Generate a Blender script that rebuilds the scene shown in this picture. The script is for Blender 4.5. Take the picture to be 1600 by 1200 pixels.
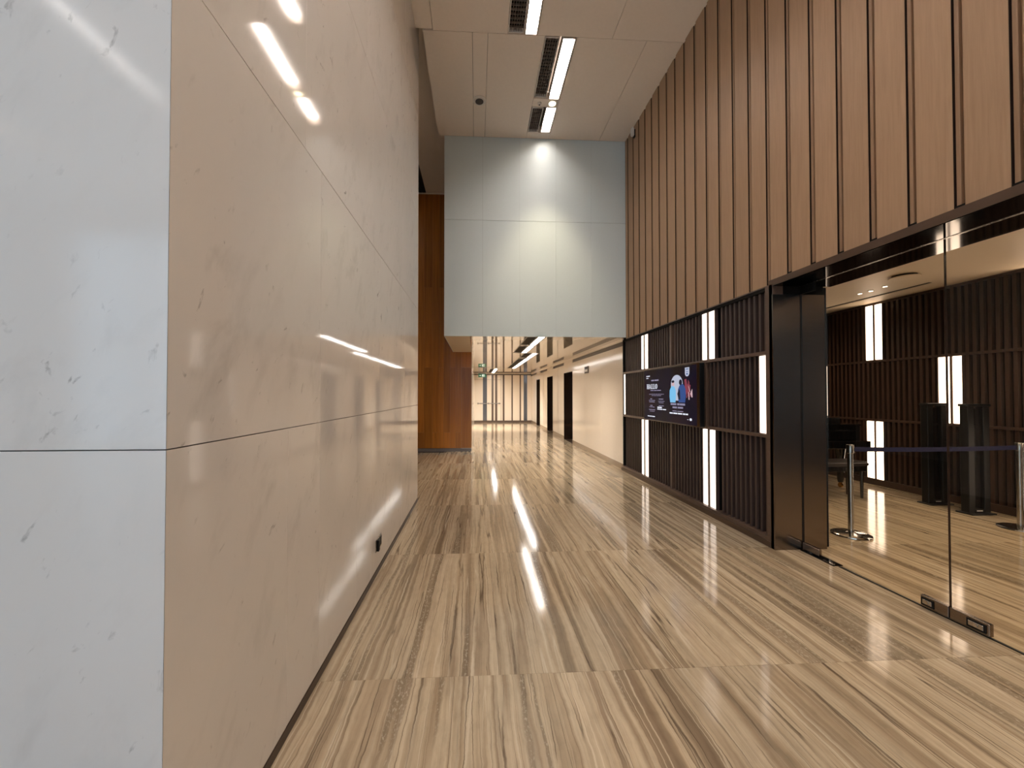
import bpy, bmesh, math, random
from mathutils import Vector, Matrix

for o in list(bpy.data.objects):
    bpy.data.objects.remove(o, do_unlink=True)
SC = bpy.context.scene
COL = SC.collection
random.seed(7)

# ------------------------------------------------------------------ camera
F_PX = 620.0
cam_d = bpy.data.cameras.new('camera')
cam_d.sensor_width = 36.0
cam_d.lens = F_PX / 1600 * 36
cam_d.shift_x = 22 / 1600
cam_d.shift_y = 7 / 1600
cam_d.clip_start = 0.05
cam_d.clip_end = 200
cam = bpy.data.objects.new('camera', cam_d)
COL.objects.link(cam)
cam.location = (0, 0, 1.5)
cam.rotation_euler = (math.radians(90 + 0.830), 0, math.radians(-3.047))
SC.camera = cam

# ------------------------------------------------------------------ light and exposure
SC.view_settings.view_transform = 'Standard'
SC.view_settings.look = 'None'
SC.view_settings.exposure = 0.0
SC.view_settings.gamma = 1.0
SC.view_settings.use_curve_mapping = False
W = bpy.data.worlds.new('overcast_sky')
SC.world = W
W.use_nodes = True
W.node_tree.nodes['Background'].inputs[0].default_value = (0.55, 0.78, 1.0, 1)
W.node_tree.nodes['Background'].inputs[1].default_value = 2.5    # overcast daylight
STRIP_HALL = 40.0       # radiance of the linear lamps in the tall hall ceiling
STRIP_BACK = 84.0       # the same, nearer the entrance
STRIP_LIFT = 20.0       # radiance of the linear lamps in the lift lobby ceiling
TUBE_INNER = 5.0      # those on the inner room wall
TUBE = 1.7              # radiance of the upright wall lights
WARM = (1.0, 0.80, 0.63)

def portal_light(name, loc, rot, sx, sy):
    d = bpy.data.lights.new(name, 'AREA')
    d.shape = 'RECTANGLE'; d.size = sx; d.size_y = sy
    d.cycles.is_portal = True
    o = bpy.data.objects.new(name, d); COL.objects.link(o)
    o.location = loc; o.rotation_euler = rot
    return o
# daylight enters through the entrance glazing behind the camera
portal_light('daylight_portal', (-5.6, -8.9, 3.1), (math.radians(-90), 0, 0), 11.0, 5.6)

def spot(name, loc, power, size, color, blend=0.6, radius=0.05, aim=None):
    d = bpy.data.lights.new(name, 'SPOT')
    d.energy = power; d.spot_size = math.radians(size); d.spot_blend = blend
    d.shadow_soft_size = radius; d.color = color
    o = bpy.data.objects.new(name, d); COL.objects.link(o)
    o.location = loc
    if aim is not None:
        o.rotation_euler = (Vector(aim) - Vector(loc)).to_track_quat('-Z', 'Y').to_euler()
    return o

# ------------------------------------------------------------------ helpers
ORG = {}
def add_box(bm, x0, x1, y0, y1, z0, z1, bevel=0.0, seg=1):
    x0, x1 = min(x0, x1), max(x0, x1); y0, y1 = min(y0, y1), max(y0, y1); z0, z1 = min(z0, z1), max(z0, z1)
    r = bmesh.ops.create_cube(bm, size=1.0)
    vs = r['verts']
    for v in vs:
        v.co = Vector((x0 + (v.co.x + .5) * (x1 - x0), y0 + (v.co.y + .5) * (y1 - y0), z0 + (v.co.z + .5) * (z1 - z0)))
    if bevel > 0:
        es = list({e for v in vs for e in v.link_edges})
        bmesh.ops.bevel(bm, geom=es, offset=bevel, segments=seg, affect='EDGES', clamp_overlap=True)

def bx(*a, bevel=0.0, seg=1):
    bm = bmesh.new(); add_box(bm, *a, bevel=bevel, seg=seg); return bm

def add_cyl(bm, p0, p1, r0, r1=None, seg=24, caps=True):
    p0, p1 = Vector(p0), Vector(p1)
    if r1 is None: r1 = r0
    d = p1 - p0
    rot = d.to_track_quat('Z', 'Y').to_matrix().to_4x4()
    m = Matrix.Translation((p0 + p1) / 2) @ rot
    bmesh.ops.create_cone(bm, cap_ends=caps, cap_tris=False, segments=seg, radius1=r0, radius2=r1, depth=d.length, matrix=m)

def cyl(*a, **k):
    bm = bmesh.new(); add_cyl(bm, *a, **k); return bm

def add_lathe(bm, center, prof, seg=32):
    cx, cy, cz = center
    rings = []
    for r, z in prof:
        ring = []
        for i in range(seg):
            t = 2 * math.pi * i / seg
            ring.append(bm.verts.new((cx + r * math.cos(t), cy + r * math.sin(t), cz + z)))
        rings.append(ring)
    for a, b in zip(rings, rings[1:]):
        for i in range(seg):
            j = (i + 1) % seg
            bm.faces.new((a[i], a[j], b[j], b[i]))
    bm.faces.new(rings[-1])
    bm.faces.new(list(reversed(rings[0])))

def add_prism(bm, pts, f0, f1):
    """pts: 2-D outline; f0, f1 map a 2-D point to the two end positions."""
    a = [bm.verts.new(f0(p)) for p in pts]
    b = [bm.verts.new(f1(p)) for p in pts]
    n = len(pts)
    bm.faces.new(a); bm.faces.new(list(reversed(b)))
    for i in range(n):
        j = (i + 1) % n
        bm.faces.new((a[j], a[i], b[i], b[j]))
    bmesh.ops.recalc_face_normals(bm, faces=bm.faces[:])

def obj(name, bm, mat, parent=None, smooth=False, label=None):
    me = bpy.data.meshes.new(name)
    o = ORG.get(parent.name, Vector((0, 0, 0))) if parent is not None else Vector((0, 0, 0))
    if o.length > 0:
        bmesh.ops.translate(bm, verts=bm.verts[:], vec=-o)
    bm.to_mesh(me); bm.free()
    if smooth:
        for p in me.polygons: p.use_smooth = True
        try: me.set_sharp_from_angle(angle=math.radians(35))
        except Exception: pass
    me.materials.append(mat)
    ob = bpy.data.objects.new(name, me); COL.objects.link(ob)
    if parent is not None:
        ob.parent = parent
        ORG[ob.name] = o
    if label: ob['label'] = label
    return ob

def thing(name, label, cat, loc, group=None):
    o = bpy.data.objects.new(name, None); COL.objects.link(o)
    o.empty_display_size = 0.1
    o.location = loc
    ORG[o.name] = Vector(loc)
    o['label'] = label; o['category'] = cat
    if group: o['group'] = group
    return o

def struct(name, bm, mat, label=None, smooth=False):
    o = obj(name, bm, mat, smooth=smooth)
    o['kind'] = 'structure'
    if label: o['label'] = label
    return o

# ------------------------------------------------------------------ materials
def new_mat(name):
    m = bpy.data.materials.new(name); m.use_nodes = True
    nt = m.node_tree
    return m, nt, nt.nodes['Principled BSDF']

def N(nt, kind, **kw):
    n = nt.nodes.new(kind)
    for k, v in kw.items(): setattr(n, k, v)
    return n

def srgb(r, g, b):
    f = lambda c: (c / 255 / 12.92) if c / 255 <= 0.04045 else ((c / 255 + 0.055) / 1.055) ** 2.4
    return (f(r), f(g), f(b), 1)

def plain(name, col, rough=0.5, metal=0.0, spec=0.5, coat=0.0, noise=0.04, nscale=30.0):
    """single-colour material with a faint procedural grain"""
    m, nt, b = new_mat(name)
    b.inputs['Roughness'].default_value = rough
    b.inputs['Metallic'].default_value = metal
    b.inputs['Specular IOR Level'].default_value = spec
    b.inputs['Coat Weight'].default_value = coat
    b.inputs['Coat Roughness'].default_value = 0.03
    tc = N(nt, 'ShaderNodeTexCoord'); nz = N(nt, 'ShaderNodeTexNoise')
    nz.inputs['Scale'].default_value = nscale; nz.inputs['Detail'].default_value = 3
    nt.links.new(tc.outputs['Object'], nz.inputs['Vector'])
    mr = N(nt, 'ShaderNodeMapRange')
    mr.inputs['From Min'].default_value = .3; mr.inputs['From Max'].default_value = .7
    mr.inputs['To Min'].default_value = 1 - noise; mr.inputs['To Max'].default_value = 1 + noise
    nt.links.new(nz.outputs['Fac'], mr.inputs['Value'])
    mx = N(nt, 'ShaderNodeVectorMath', operation='SCALE')
    mx.inputs[0].default_value = col[:3]
    nt.links.new(mr.outputs['Result'], mx.inputs['Scale'])
    nt.links.new(mx.outputs['Vector'], b.inputs['Base Color'])
    return m

def emit(name, col, strength):
    m, nt, b = new_mat(name)
    k = .012 if name.startswith('screen') else .8      # a display is black when off
    b.inputs['Base Color'].default_value = (k, k, k, 1)
    b.inputs['Emission Color'].default_value = (*col[:3], 1)
    b.inputs['Emission Strength'].default_value = strength
    if name.startswith('screen'): b.inputs['Specular IOR Level'].default_value = .06
    return m

def offset_coords(nt, amount=37.0):
    """object coordinates shifted by a random amount per object, so alike pieces differ"""
    tc = N(nt, 'ShaderNodeTexCoord'); oi = N(nt, 'ShaderNodeObjectInfo')
    mul = N(nt, 'ShaderNodeMath', operation='MULTIPLY'); mul.inputs[1].default_value = amount
    nt.links.new(oi.outputs['Random'], mul.inputs[0])
    ad = N(nt, 'ShaderNodeVectorMath', operation='ADD')
    nt.links.new(tc.outputs['Object'], ad.inputs[0])
    cmb = N(nt, 'ShaderNodeCombineXYZ')
    for i in range(3): nt.links.new(mul.outputs[0], cmb.inputs[i])
    nt.links.new(cmb.outputs[0], ad.inputs[1])
    return ad.outputs['Vector'], oi.outputs['Random']

def scaled(nt, vec, s, rot=(0, 0, 0)):
    mp = N(nt, 'ShaderNodeMapping')
    mp.inputs['Scale'].default_value = s; mp.inputs['Rotation'].default_value = rot
    nt.links.new(vec, mp.inputs['Vector'])
    return mp.outputs['Vector']

def noise(nt, vec, scale=1.0, detail=4.0, rough=0.55, dist=0.0):
    n = N(nt, 'ShaderNodeTexNoise')
    n.inputs['Scale'].default_value = scale; n.inputs['Detail'].default_value = detail
    n.inputs['Roughness'].default_value = rough; n.inputs['Distortion'].default_value = dist
    nt.links.new(vec, n.inputs['Vector'])
    return n.outputs['Fac']

def ramp(nt, fac, stops, interp='LINEAR'):
    r = N(nt, 'ShaderNodeValToRGB'); r.color_ramp.interpolation = interp
    e = r.color_ramp.elements
    while len(e) > 1: e.remove(e[-1])
    e[0].position = stops[0][0]; e[0].color = stops[0][1]
    for p, c in stops[1:]:
        k = e.new(p); k.color = c
    nt.links.new(fac, r.inputs['Fac'])
    return r.outputs['Color']

def mix(nt, fac, a, b, mode='MIX'):
    m = N(nt, 'ShaderNodeMix', data_type='RGBA', blend_type=mode)
    for s, v in ((0, fac), (6, a), (7, b)):
        if hasattr(v, 'links') or hasattr(v, 'is_linked'): nt.links.new(v, m.inputs[s])
        else: m.inputs[s].default_value = v
    return m.outputs[2]

def g(v): return (v, v, v, 1)

def travertine(name, tint=1.0):
    m, nt, b = new_mat(name)
    vec, rnd = offset_coords(nt)
    # wavering of the beds
    wv = noise(nt, scaled(nt, vec, (2.0, 2.2, 1)), 1.0, 3, .5)
    wf = noise(nt, scaled(nt, vec, (12, 15, 1)), 1.0, 3, .6)
    sub = N(nt, 'ShaderNodeMath', operation='MULTIPLY_ADD'); sub.inputs[1].default_value = .036; sub.inputs[2].default_value = -.018
    nt.links.new(wv, sub.inputs[0])
    sub2 = N(nt, 'ShaderNodeMath', operation='MULTIPLY_ADD'); sub2.inputs[1].default_value = .012
    nt.links.new(wf, sub2.inputs[0]); nt.links.new(sub.outputs[0], sub2.inputs[2])
    cmb = N(nt, 'ShaderNodeCombineXYZ'); nt.links.new(sub2.outputs[0], cmb.inputs[0])
    ad = N(nt, 'ShaderNodeVectorMath', operation='ADD'); nt.links.new(vec, ad.inputs[0]); nt.links.new(cmb.outputs[0], ad.inputs[1])
    v = ad.outputs['Vector']
    broad = noise(nt, scaled(nt, v, (4.6, .10, 1)), 1.0, 3, .55)
    c0 = ramp(nt, broad, [(.28, srgb(140, 122, 102)), (.36, srgb(158, 141, 119)), (.40, srgb(196, 179, 154)), (.47, srgb(206, 190, 166)), (.505, srgb(186, 168, 143)),
                          (.54, srgb(166, 148, 125)), (.575, srgb(202, 186, 162)), (.66, srgb(190, 172, 147)), (.72, srgb(150, 132, 111))])
    med = noise(nt, scaled(nt, v, (19, .32, 1)), 1.0, 5, .62)
    c1 = mix(nt, .62, c0, ramp(nt, med, [(.30, g(.66)), (.42, g(.92)), (.50, g(1.05)), (.57, g(.86)), (.64, g(1.08)), (.76, g(.80))]), 'MULTIPLY')
    fine = noise(nt, scaled(nt, v, (80, 1.3, 1)), 1.0, 4, .6)
    c2 = mix(nt, .55, c1, ramp(nt, fine, [(.28, g(.70)), (.46, g(.98)), (.60, g(1.04)), (.74, g(.86))]), 'MULTIPLY')
    mott = noise(nt, scaled(nt, vec, (26, 9, 1)), 1.0, 5, .65)
    c2 = mix(nt, .5, c2, ramp(nt, mott, [(.32, g(.78)), (.5, g(1.0)), (.68, g(1.10))]), 'MULTIPLY')
    pale = noise(nt, scaled(nt, v, (10.5, .20, 1)), 1.0, 2, .5)
    pm = ramp(nt, pale, [(.40, g(0)), (.412, g(.75)), (.424, g(0)), (.60, g(0)), (.609, g(.6)), (.618, g(0))])
    c2 = mix(nt, pm, c2, srgb(222, 209, 188))
    # thin dark seams, broken along their length
    seam = noise(nt, scaled(nt, v, (8.5, .16, 1)), 1.0, 2, .5)
    sm = ramp(nt, seam, [(.0, g(0)), (.452, g(0)), (.462, g(1)), (.470, g(0)), (.560, g(0)), (.566, g(.8)), (.572, g(0)), (1, g(0))])
    brk = ramp(nt, noise(nt, scaled(nt, vec, (9, 1.4, 1)), 1.0, 3, .6), [(.40, g(0)), (.50, g(1))])
    smb = mix(nt, 1.0, sm, brk, 'MULTIPLY')
    c3 = mix(nt, smb, c2, srgb(96, 80, 64))
    # mottled crystalline beds
    bed = ramp(nt, noise(nt, scaled(nt, v, (6.0, .18, 1)), 1.0, 2, .5), [(.605, g(0)), (.622, g(1)), (.66, g(1)), (.685, g(0))])
    spk = ramp(nt, noise(nt, scaled(nt, v, (110, 45, 1)), 1.0, 4, .6), [(.52, g(0)), (.68, g(1))])
    c4 = mix(nt, mix(nt, 1.0, bed, g(.62), 'MULTIPLY'), c3, srgb(126, 111, 92))
    c5 = mix(nt, mix(nt, 1.0, mix(nt, 1.0, bed, spk, 'MULTIPLY'), g(.55), 'MULTIPLY'), c4, srgb(214, 204, 186))
    # each tile a slightly different tone
    tone = N(nt, 'ShaderNodeMapRange'); tone.inputs['To Min'].default_value = .72 * tint; tone.inputs['To Max'].default_value = .90 * tint
    nt.links.new(rnd, tone.inputs['Value'])
    vs = N(nt, 'ShaderNodeVectorMath', operation='SCALE'); nt.links.new(c5, vs.inputs[0]); nt.links.new(tone.outputs['Result'], vs.inputs['Scale'])
    warm = mix(nt, 1.0, vs.outputs['Vector'], (1.0, .965, .91, 1), 'MULTIPLY')
    nt.links.new(warm, b.inputs['Base Color'])
    rr = ramp(nt, fine, [(.3, g(.125)), (.7, g(.07))])
    nt.links.new(rr, b.inputs['Roughness'])
    b.inputs['Specular IOR Level'].default_value = .55
    bp = N(nt, 'ShaderNodeBump'); bp.inputs['Strength'].default_value = .05; bp.inputs['Distance'].default_value = .002
    nt.links.new(fine, bp.inputs['Height']); nt.links.new(bp.outputs['Normal'], b.inputs['Normal'])
    return m

def along(nt, vec, d, across, length):
    """coordinates drawn out along the direction d"""
    d = Vector(d).normalized(); a = Vector((1, -1, 0)).normalized(); bb = d.cross(a)
    out = N(nt, 'ShaderNodeCombineXYZ')
    for i, (ax, sc_) in enumerate(((a, across), (bb, across), (d, length))):
        dt = N(nt, 'ShaderNodeVectorMath', operation='DOT_PRODUCT'); dt.inputs[1].default_value = ax * sc_
        nt.links.new(vec, dt.inputs[0]); nt.links.new(dt.outputs['Value'], out.inputs[i])
    return out.outputs[0]

def marble(name, base, vein, rough=0.06):
    m, nt, b = new_mat(name)
    vec, rnd = offset_coords(nt, 11.0)
    cloud = noise(nt, scaled(nt, vec, (1.3, 1.3, .9)), 1.0, 3, .5)
    c0 = ramp(nt, cloud, [(.3, tuple(x * .95 for x in base[:3]) + (1,)), (.7, base)])
    D = (.42, .42, .80)
    # faint smoky streaks leaning the same way
    vn = noise(nt, along(nt, vec, D, 7.0, 1.5), 1.0, 6, .62, .3)
    vm = ramp(nt, vn, [(.52, g(0)), (.66, g(.5)), (.78, g(1))])
    gate = ramp(nt, noise(nt, scaled(nt, vec, (1.7, 1.7, 1.3)), 1.0, 2, .5), [(.40, g(.15)), (.66, g(1))])
    c1 = mix(nt, mix(nt, 1.0, mix(nt, 1.0, vm, gate, 'MULTIPLY'), g(.40), 'MULTIPLY'), c0, vein)
    # sparse small grey flecks
    fl = noise(nt, along(nt, vec, D, 20.0, 8.0), 1.0, 4, .6, .5)
    sp = ramp(nt, fl, [(.645, g(0)), (.74, g(.85))])
    c2 = mix(nt, mix(nt, 1.0, sp, gate, 'MULTIPLY'), c1, tuple(x * .55 for x in vein[:3]) + (1,))
    nt.links.new(c2, b.inputs['Base Color'])
    b.inputs['Roughness'].default_value = rough
    b.inputs['Specular IOR Level'].default_value = .5
    return m

def wood(name, dark, light, scale=(30, 30, .8), rough=.35, spec=.4, vary=.12):
    m, nt, b = new_mat(name)
    vec, rnd = offset_coords(nt, 23.0)
    n1 = noise(nt, scaled(nt, vec, scale), 1.0, 5, .6, .3)
    c = ramp(nt, n1, [(.3, dark), (.7, light)])
    tone = N(nt, 'ShaderNodeMapRange'); tone.inputs['To Min'].default_value = 1 - vary; tone.inputs['To Max'].default_value = 1 + vary
    nt.links.new(rnd, tone.inputs['Value'])
    vs = N(nt, 'ShaderNodeVectorMath', operation='SCALE'); nt.links.new(c, vs.inputs[0]); nt.links.new(tone.outputs['Result'], vs.inputs['Scale'])
    nt.links.new(vs.outputs['Vector'], b.inputs['Base Color'])
    b.inputs['Roughness'].default_value = rough
    b.inputs['Specular IOR Level'].default_value = spec
    return m

def brushed(name, col, rough=.28, scale=(3, 3, 240)):
    m, nt, b = new_mat(name)
    tc = N(nt, 'ShaderNodeTexCoord')
    n = noise(nt, scaled(nt, tc.outputs['Object'], scale), 1.0, 3, .6)
    c = ramp(nt, n, [(.3, tuple(x * .85 for x in col[:3]) + (1,)), (.7, col)])
    nt.links.new(c, b.inputs['Base Color'])
    nt.links.new(ramp(nt, n, [(.3, g(rough * .85)), (.7, g(rough * 1.15))]), b.inputs['Roughness'])
    b.inputs['Metallic'].default_value = 1.0
    return m

M_trav = travertine('travertine')
M_grout = plain('grout', srgb(112, 94, 76), .8)
M_marble = marble('white_marble', srgb(226, 222, 217), srgb(150, 146, 140))
M_marble_face = marble('white_marble_pier', srgb(226, 224, 222), srgb(150, 148, 146), .11)
M_joint = plain('marble_joint', srgb(150, 141, 132), .7)
M_skirt = plain('dark_skirting', srgb(58, 44, 34), .4)
M_skirt_stone = plain('stone_skirting', srgb(150, 130, 108), .2)
M_ceil = plain('ceiling_paint', srgb(240, 228, 216), .6, noise=.015)
M_ceil_dark = plain('ceiling_joint', srgb(95, 84, 74), .8)
M_glassblue = plain('back_painted_glass', srgb(202, 213, 215), .42, spec=.35, noise=.01)
M_bulk_joint = plain('glass_joint', srgb(120, 126, 126), .6)
M_cream_gloss = plain('cream_glass', srgb(232, 220, 202), .03, spec=.6, coat=.8, noise=.01)
M_cream = plain('cream_panel', srgb(230, 217, 200), .14, spec=.5, noise=.02)
M_cream_matte = plain('cream_soffit', srgb(214, 194, 168), .5, noise=.01)
M_upper = wood('upper_wood', srgb(156, 125, 97), srgb(168, 136, 107), scale=(60, 60, 3), rough=.46, spec=.32, vary=.04)
M_upper_rib = wood('upper_wood_rib', srgb(140, 110, 84), srgb(152, 121, 94), scale=(60, 60, 3), rough=.46, spec=.32, vary=.05)
M_upper_back = plain('groove_backing', srgb(34, 20, 13), .7, spec=.2)
M_slat = wood('slat_wood', srgb(60, 47, 43), srgb(76, 61, 55), scale=(90, 90, 4), rough=.42, spec=.35, vary=.08)
M_slat_back = plain('slat_backing', srgb(9, 7, 6), .8, spec=.2)
M_rail = wood('rail_bronze', srgb(86, 68, 57), srgb(98, 78, 66), scale=(40, 6, 40), rough=.35, spec=.5, vary=.04)
M_inner_slat = wood('inner_slat_wood', srgb(56, 40, 31), srgb(70, 50, 40), scale=(90, 90, 4), rough=.4, spec=.4, vary=.08)
M_orange = wood('orange_veneer', srgb(150, 92, 30), srgb(184, 118, 44), scale=(22, 22, .7), rough=.28, spec=.5, vary=.22)
M_jamb = brushed('dark_brushed_steel', srgb(142, 130, 120), .22, scale=(2, 2, 420))
M_black_gloss = plain('black_mirror_metal', srgb(40, 36, 34), .07, metal=1.0, noise=.02)
M_brown_trim = plain('brown_trim', srgb(78, 58, 44), .4)
M_black = plain('matte_black', srgb(8, 8, 8), .5, spec=.25)
M_black_sheen = plain('black_lacquer', srgb(12, 12, 13), .12, coat=.5)
M_chrome = plain('polished_chrome', srgb(205, 200, 194), .12, metal=1.0, noise=.01)
M_steel = brushed('satin_steel', srgb(190, 186, 180), .25, scale=(120, 120, 2))
M_white = plain('white_plastic', srgb(226, 220, 212), .45, noise=.01)
M_channel = plain('lamp_channel', srgb(176, 166, 156), .5)
M_grille = plain('grille_aluminium', srgb(120, 106, 96), .5)
M_duct_fin = plain('lobby_grille', srgb(84, 70, 58), .5)
M_duct = plain('duct_dark', srgb(26, 20, 17), .8)
M_dark_bronze = plain('lift_bronze', srgb(74, 58, 47), .22, metal=.7)
M_liftframe = plain('lift_frame_bronze', srgb(92, 74, 60), .3, metal=.6)
M_bluegrey = plain('blue_grey_mirror', srgb(122, 124, 130), .1, metal=.6)
M_strip_brown = plain('brown_metal_strip', srgb(96, 80, 68), .3, metal=.2)
M_innerceil = plain('inner_ceiling', srgb(240, 222, 194), .5, noise=.01)
M_belt = plain('blue_webbing', srgb(14, 18, 62), .8)
M_brass = plain('brass', srgb(190, 142, 72), .2, metal=1.0)
M_green = plain('exit_green', srgb(18, 92, 60), .3)
M_lamp_hall = emit('linear_lamp_hall', (1.0, .885, .80), STRIP_HALL)
M_lamp_back = emit('linear_lamp_hall_back', (1.0, .885, .80), STRIP_BACK)
M_lamp_ent = emit('linear_lamp_entrance', (1.0, .96, .94), 16.0)
M_fill_recess = emit('linear_fill_recess', (1.0, .88, .76), 2.6)  # glow of the added recess lamp
M_lamp_lift = emit('linear_lamp_lift', (1.0, .94, .87), STRIP_LIFT)
M_tube = emit('upright_lamp', (1.0, .84, .72), TUBE)
M_tube_inner = emit('upright_lamp_inner', (1.0, .78, .60), TUBE_INNER)
M_spotface = emit('spot_lens', (1.0, .86, .55), 14)
M_spot_small = emit('small_spot_lens', (1.0, .85, .66), 6)

def glass_mat(name, tint):
    m, nt, b = new_mat(name)
    b.inputs['Base Color'].default_value = tint
    b.inputs['Transmission Weight'].default_value = 1.0
    b.inputs['Roughness'].default_value = 0.0
    b.inputs['IOR'].default_value = 1.45
    # thin pane: clear for shadow rays, Fresnel reflection on its faces
    nt.nodes.remove(b)
    out = [n for n in nt.nodes if n.type == 'OUTPUT_MATERIAL'][0]
    tr = N(nt, 'ShaderNodeBsdfTransparent'); tr.inputs['Color'].default_value = tint
    gl = N(nt, 'ShaderNodeBsdfGlossy'); gl.inputs['Roughness'].default_value = 0.0
    fr = N(nt, 'ShaderNodeFresnel'); fr.inputs['IOR'].default_value = 1.4
    ms = N(nt, 'ShaderNodeMixShader')
    # Fresnel on the outward faces only (the exit face of a thin pane adds no second mirror image)
    ge = N(nt, 'ShaderNodeNewGeometry'); inv = N(nt, 'ShaderNodeMath', operation='SUBTRACT'); inv.inputs[0].default_value = 1.0
    mu = N(nt, 'ShaderNodeMath', operation='MULTIPLY')
    nt.links.new(ge.outputs['Backfacing'], inv.inputs[1]); nt.links.new(inv.outputs[0], mu.inputs[0]); nt.links.new(fr.outputs[0], mu.inputs[1])
    nt.links.new(mu.outputs[0], ms.inputs[0]); nt.links.new(tr.outputs[0], ms.inputs[1]); nt.links.new(gl.outputs[0], ms.inputs[2])
    nt.links.new(ms.outputs[0], out.inputs['Surface'])
    return m
M_pane = glass_mat('clear_glass', (.94, .925, .90, 1))
M_pane_edge = plain('glass_edge', srgb(52, 36, 28), .2)

# ------------------------------------------------------------------ key dimensions (metres)
XL, XR = -0.83, 2.90              # marble wall face, right wall face
Y0, YL = 1.11, 5.65               # marble wall start and end
YB, YW, YE = 7.567, 10.45, 21.1   # bulkhead front, wood wall, end of lift lobby
ZB, ZC, ZH = 2.607, 6.45, 6.79    # bulkhead soffit, hall ceiling, side ceiling
ZI, XI = 3.02, 6.59               # inner room ceiling and far wall
XG = 3.15                         # glass plane
YS0 = 5.367                       # transverse seam of the hall ceiling

# ------------------------------------------------------------------ floor
floor = struct('floor', bx(-12.2, 7.0, -9.2, 21.4, -.14, -.02), M_grout)
TW, TL, GAP = .50, 1.633, .0016
tile_mesh = None
def tile(x0, x1, y0, y1):
    global tile_mesh
    full = abs((x1 - x0) - TW) < 1e-4 and abs((y1 - y0) - TL) < 1e-4
    hx, hy = (x1 - x0) / 2, (y1 - y0) / 2
    if full and tile_mesh:
        o = bpy.data.objects.new('tile', tile_mesh); COL.objects.link(o); o.parent = floor
    else:
        o = obj('tile', bx(-hx + GAP / 2, hx - GAP / 2, -hy + GAP / 2, hy - GAP / 2, -.02, 0), M_trav, floor)
        if full: tile_mesh = o.data
    o.location = ((x0 + x1) / 2, (y0 + y1) / 2, random.uniform(-.0004, 0))
rows = [2.14 + TL * k for k in range(-1, 12)]
xs0 = [-.615 + TW * k for k in range(-1, 8)]
for ri, y in enumerate(rows):
    y1 = min(y + TL, YE)
    cuts = sorted({max(XL, min(XG, x)) for x in ([XL, XG] + xs0 + [XG])})
    shift = (0.0, .235)[ri % 2]
    cuts = [XL] + [x for x in (-.615 + shift + TW * k for k in range(0, 8)) if XL + .05 < x < XG - .05] + [XG]
    if y >= YW - .9:
        cuts = [XL] + cuts[1:-1] + [XR + .3]
    for a, b in zip(cuts, cuts[1:]):
        tile(a, b, y, y1)
for ri, y in enumerate(rows[:5]):                       # inner room
    cuts = [XG + .002] + [XG + .35 + (.2 if ri % 2 else 0) + TW * k for k in range(0, 7)]
    cuts = [c for c in cuts if c < XI - .1] + [XI]
    for a, b in zip(cuts, cuts[1:]):
        tile(a, b, y, y + TL)
for ri, y in enumerate(rows[3:6]):                      # recess left of the lift lobby
    cuts = [XL - .002 - TW * k for k in range(0, 5)]
    for a, b in zip(cuts, cuts[1:]):
        tile(b, a, y, y + TL)
obj('slab', bx(-12.2, 7.0, -9.2, rows[0] - .002, -.02, -.0005), M_trav, floor)
obj('slab', bx(XG, XI, rows[5] + .002, 8.7, -.02, -.0005), M_trav, floor)

# ------------------------------------------------------------------ left marble wall
wl = struct('wall_left', bx(-4.2, XL - .022, Y0 + .022, YL - .022, 0, 7.0), M_joint)
jg = .0018
def marble_panel(x0, x1, y0, y1, z0, z1):
    o = obj('marble_panel', bx(x0, x1, y0, y1, z0, z1, bevel=.0012), M_marble, wl)
zc = [.045, 1.351, 2.69, 4.03, 5.37, 6.98]
ycut = [[1.80, 2.153, 2.80, 3.19, 4.45], [2.153, 3.42, 4.62], [1.954, 3.2, 4.45], [1.7, 3.0, 4.3], [2.15, 3.4, 4.6]]
for i in range(5):
    ys = [Y0] + ycut[i] + [YL]
    za, zb_ = zc[i] + jg, zc[i + 1] - jg
    for a, b in zip(ys, ys[1:]):
        if a == Y0:                        # mitred corner slab
            bm = bmesh.new()
            add_prism(bm, [(XL, Y0 + .0006), (XL, b - jg / 2), (XL - .02, b - jg / 2), (XL - .02, Y0 + .0206)], lambda p: (p[0], p[1], za), lambda p: (p[0], p[1], zb_))
            obj('marble_panel', bm, M_marble, wl)
        else:
            marble_panel(XL - .02, XL, a + jg / 2, b - (0 if b == YL else jg / 2), za, zb_)
    bm = bmesh.new()
    add_prism(bm, [(XL - .0006, Y0), (-2.6, Y0), (-2.6, Y0 + .02), (XL - .0206, Y0 + .02)], lambda p: (p[0], p[1], za), lambda p: (p[0], p[1], zb_))
    obj('marble_panel', bm, M_marble_face, wl)
    obj('marble_panel', bx(-4.2, -2.602, Y0, Y0 + .02, za, zb_), M_marble_face, wl)
    marble_panel(-4.2, XL - .0215, YL - .0215, YL - .001, zc[i] + jg, zc[i + 1] - jg)
struct('baseboard_left', bx(XL - .021, XL + .004, Y0, YL, 0, .043), M_skirt)

# floor-level power socket on the marble wall
so = thing('wall_socket', 'small steel socket plate low on the marble wall near the floor', 'socket', (XL, 3.41, .19))
obj('plate', bx(XL, XL + .008, 3.315, 3.505, .20, .30, bevel=.002), M_steel, so)
obj('cover', bx(XL + .008, XL + .028, 3.33, 3.37, .205, .295, bevel=.003), M_black, so)
obj('socket_face', bx(XL + .008, XL + .012, 3.40, 3.49, .215, .285, bevel=.002), M_black, so)

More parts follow.
